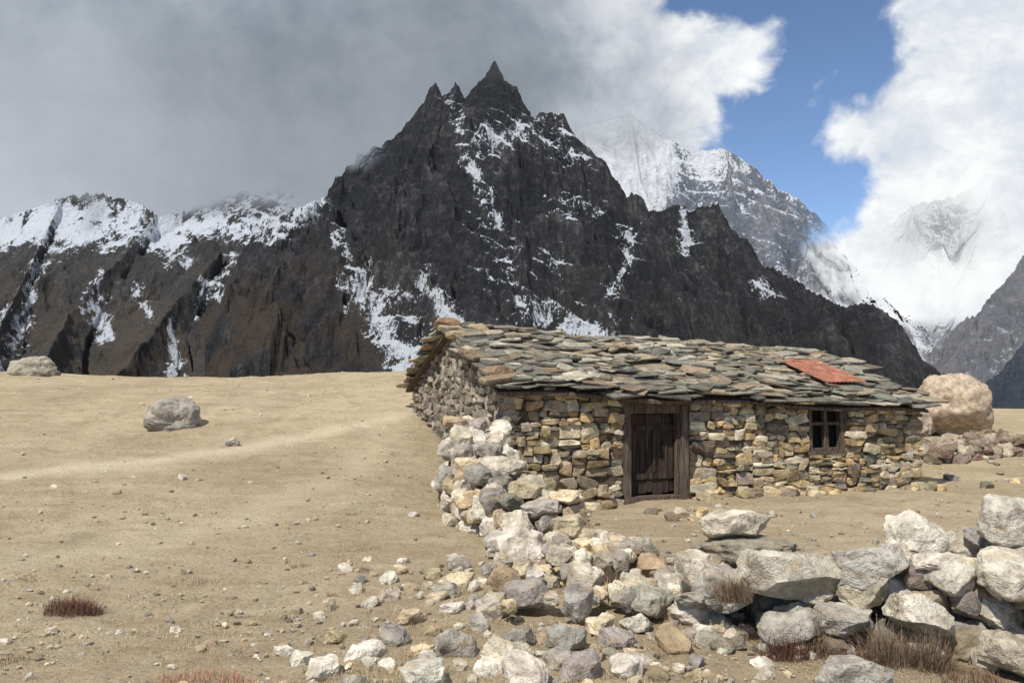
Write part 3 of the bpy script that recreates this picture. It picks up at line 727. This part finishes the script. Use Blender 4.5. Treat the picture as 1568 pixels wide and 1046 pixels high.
# ------------------------------------------------------------------ sky
w=bpy.data.worlds.new('World');sc.world=w;w.use_nodes=True;nt=w.node_tree;nt.nodes.clear();n=N(nt)
SUNV=Vector((-.32,-.54,.80)).normalized()
el=math.asin(SUNV.z);rot=math.atan2(SUNV.x,SUNV.y)
sky=n('ShaderNodeTexSky',sky_type='NISHITA');sky.sun_disc=False;sky.sun_elevation=el;sky.sun_rotation=rot;sky.altitude=3500;sky.air_density=1.0;sky.dust_density=.6;sky.ozone_density=2.
bg=n('ShaderNodeBackground',{'Color':sky.outputs[0],'Strength':.15})
d=n('ShaderNodeTexCoord').outputs['Generated']
d=n('ShaderNodeVectorMath',{0:d},operation='NORMALIZE').outputs[0]
sep=n('ShaderNodeSeparateXYZ',{0:d});dx,dy,dz=sep.outputs
az=n.math('ARCTAN2',dx,dy)
wn=n.noise(d,7,3,.55,0,1)
dn=n.vmath('ADD',d,n.scale(n.vmath('SUBTRACT',wn,(.5,.5,.5)),(.16,.16,.16)))
dn=n('ShaderNodeVectorMath',{0:dn},operation='NORMALIZE').outputs[0]
def blob(A,E,R,it='LINEAR'):
    a,e=surv(A,E);v=Vector((a,1,e)).normalized()
    dt=n('ShaderNodeVectorMath',{0:dn,1:tuple(v)},operation='DOT_PRODUCT').outputs['Value']
    return n.mr(dt,math.cos(R),1.,0,1,it)
ns=n.scale(d,(1,1,1.2))
f1=n.noise(ns,5.5,5,.6,.25);f2=n.noise(ns,2.6,4,.5,.3);f3=n.noise(ns,16,5,.65,.3)
cov=n.math('MULTIPLY_ADD',n.math('SUBTRACT',f1,.5),2.4,1.25)
cov=n.math('MULTIPLY_ADD',n.math('SUBTRACT',f3,.5),2.1,cov)
cov=n.math('MULTIPLY_ADD',n.math('MINIMUM',dy,0.),2.4,cov)
for A,E,R,s_ in ((300,460,.19,-1.4),(350,290,.15,-1.8),(335,370,.12,-.7),(225,470,.07,-1.0),(385,420,.08,-.9),(320,235,.10,-.9),(235,372,.10,1.4),(290,385,.05,.6),(356,388,.045,1.5),(372,310,.055,1.2),(345,345,.03,.7),(500,400,.15,1.4),(520,260,.14,1.0),(160,330,.14,1.0),(-500,400,.6,1.6),(-100,430,.35,1.2)):
    cov=n.math('MULTIPLY_ADD',blob(A,E,R),s_,cov)
cloud=n.mr(cov,.05,1.10)
wh=n.math('MULTIPLY_ADD',n.math('SUBTRACT',f2,.5),.30,az);wh=n.math('MULTIPLY_ADD',n.math('SUBTRACT',f1,.5),.22,wh)
wh=n.mr(wh,.02,.26)
gray=n.mr(n.math('ADD',n.math('MULTIPLY',f2,.4),n.math('ADD',n.math('MULTIPLY',f1,.42),n.math('MULTIPLY',f3,.18))),.38,.62,0,1)
gcol=n.mix(gray,(.25,.29,.345),(.50,.545,.61))
dk=n.math('ADD',blob(-300,250,.24,'SMOOTHSTEP'),blob(-100,345,.20,'SMOOTHSTEP'),clamp=True);gcol=n.mix(n.math('MULTIPLY',dk,.55),gcol,(.215,.24,.275))
gcol=n.mix(n.math('MULTIPLY',blob(-600,280,.24,'SMOOTHSTEP'),.6),gcol,(.54,.58,.64))
wsh=n.mr(n.math('ADD',n.math('MULTIPLY',f3,.5),n.math('MULTIPLY',f1,.5)),.38,.6)
wcol=n.mix(wsh,(.68,.73,.80),(.99,1.0,1.0))
cc=n.mix(wh,gcol,wcol)
bgc=n('ShaderNodeBackground',{'Color':cc,'Strength':1.})
mx=n('ShaderNodeMixShader',{0:cloud,1:bg.outputs[0],2:bgc.outputs[0]})
n('ShaderNodeOutputWorld',{0:mx.outputs[0]})
sl=bpy.data.lights.new('sun','SUN');sl.energy=5.0;sl.angle=math.radians(.5);sl.color=(1,.945,.85)
so=bpy.data.objects.new('sun',sl);sc.collection.objects.link(so);so.rotation_euler=(-SUNV).to_track_quat('-Z','Y').to_euler()
cam=bpy.data.cameras.new('camera');cam.lens=30;cam.sensor_width=36;cam.clip_end=30000;cam.clip_start=.1
co=bpy.data.objects.new('camera',cam);sc.collection.objects.link(co);co.location=(0,0,EYE);co.rotation_euler=(math.radians(90+2.93),0,0);sc.camera=co
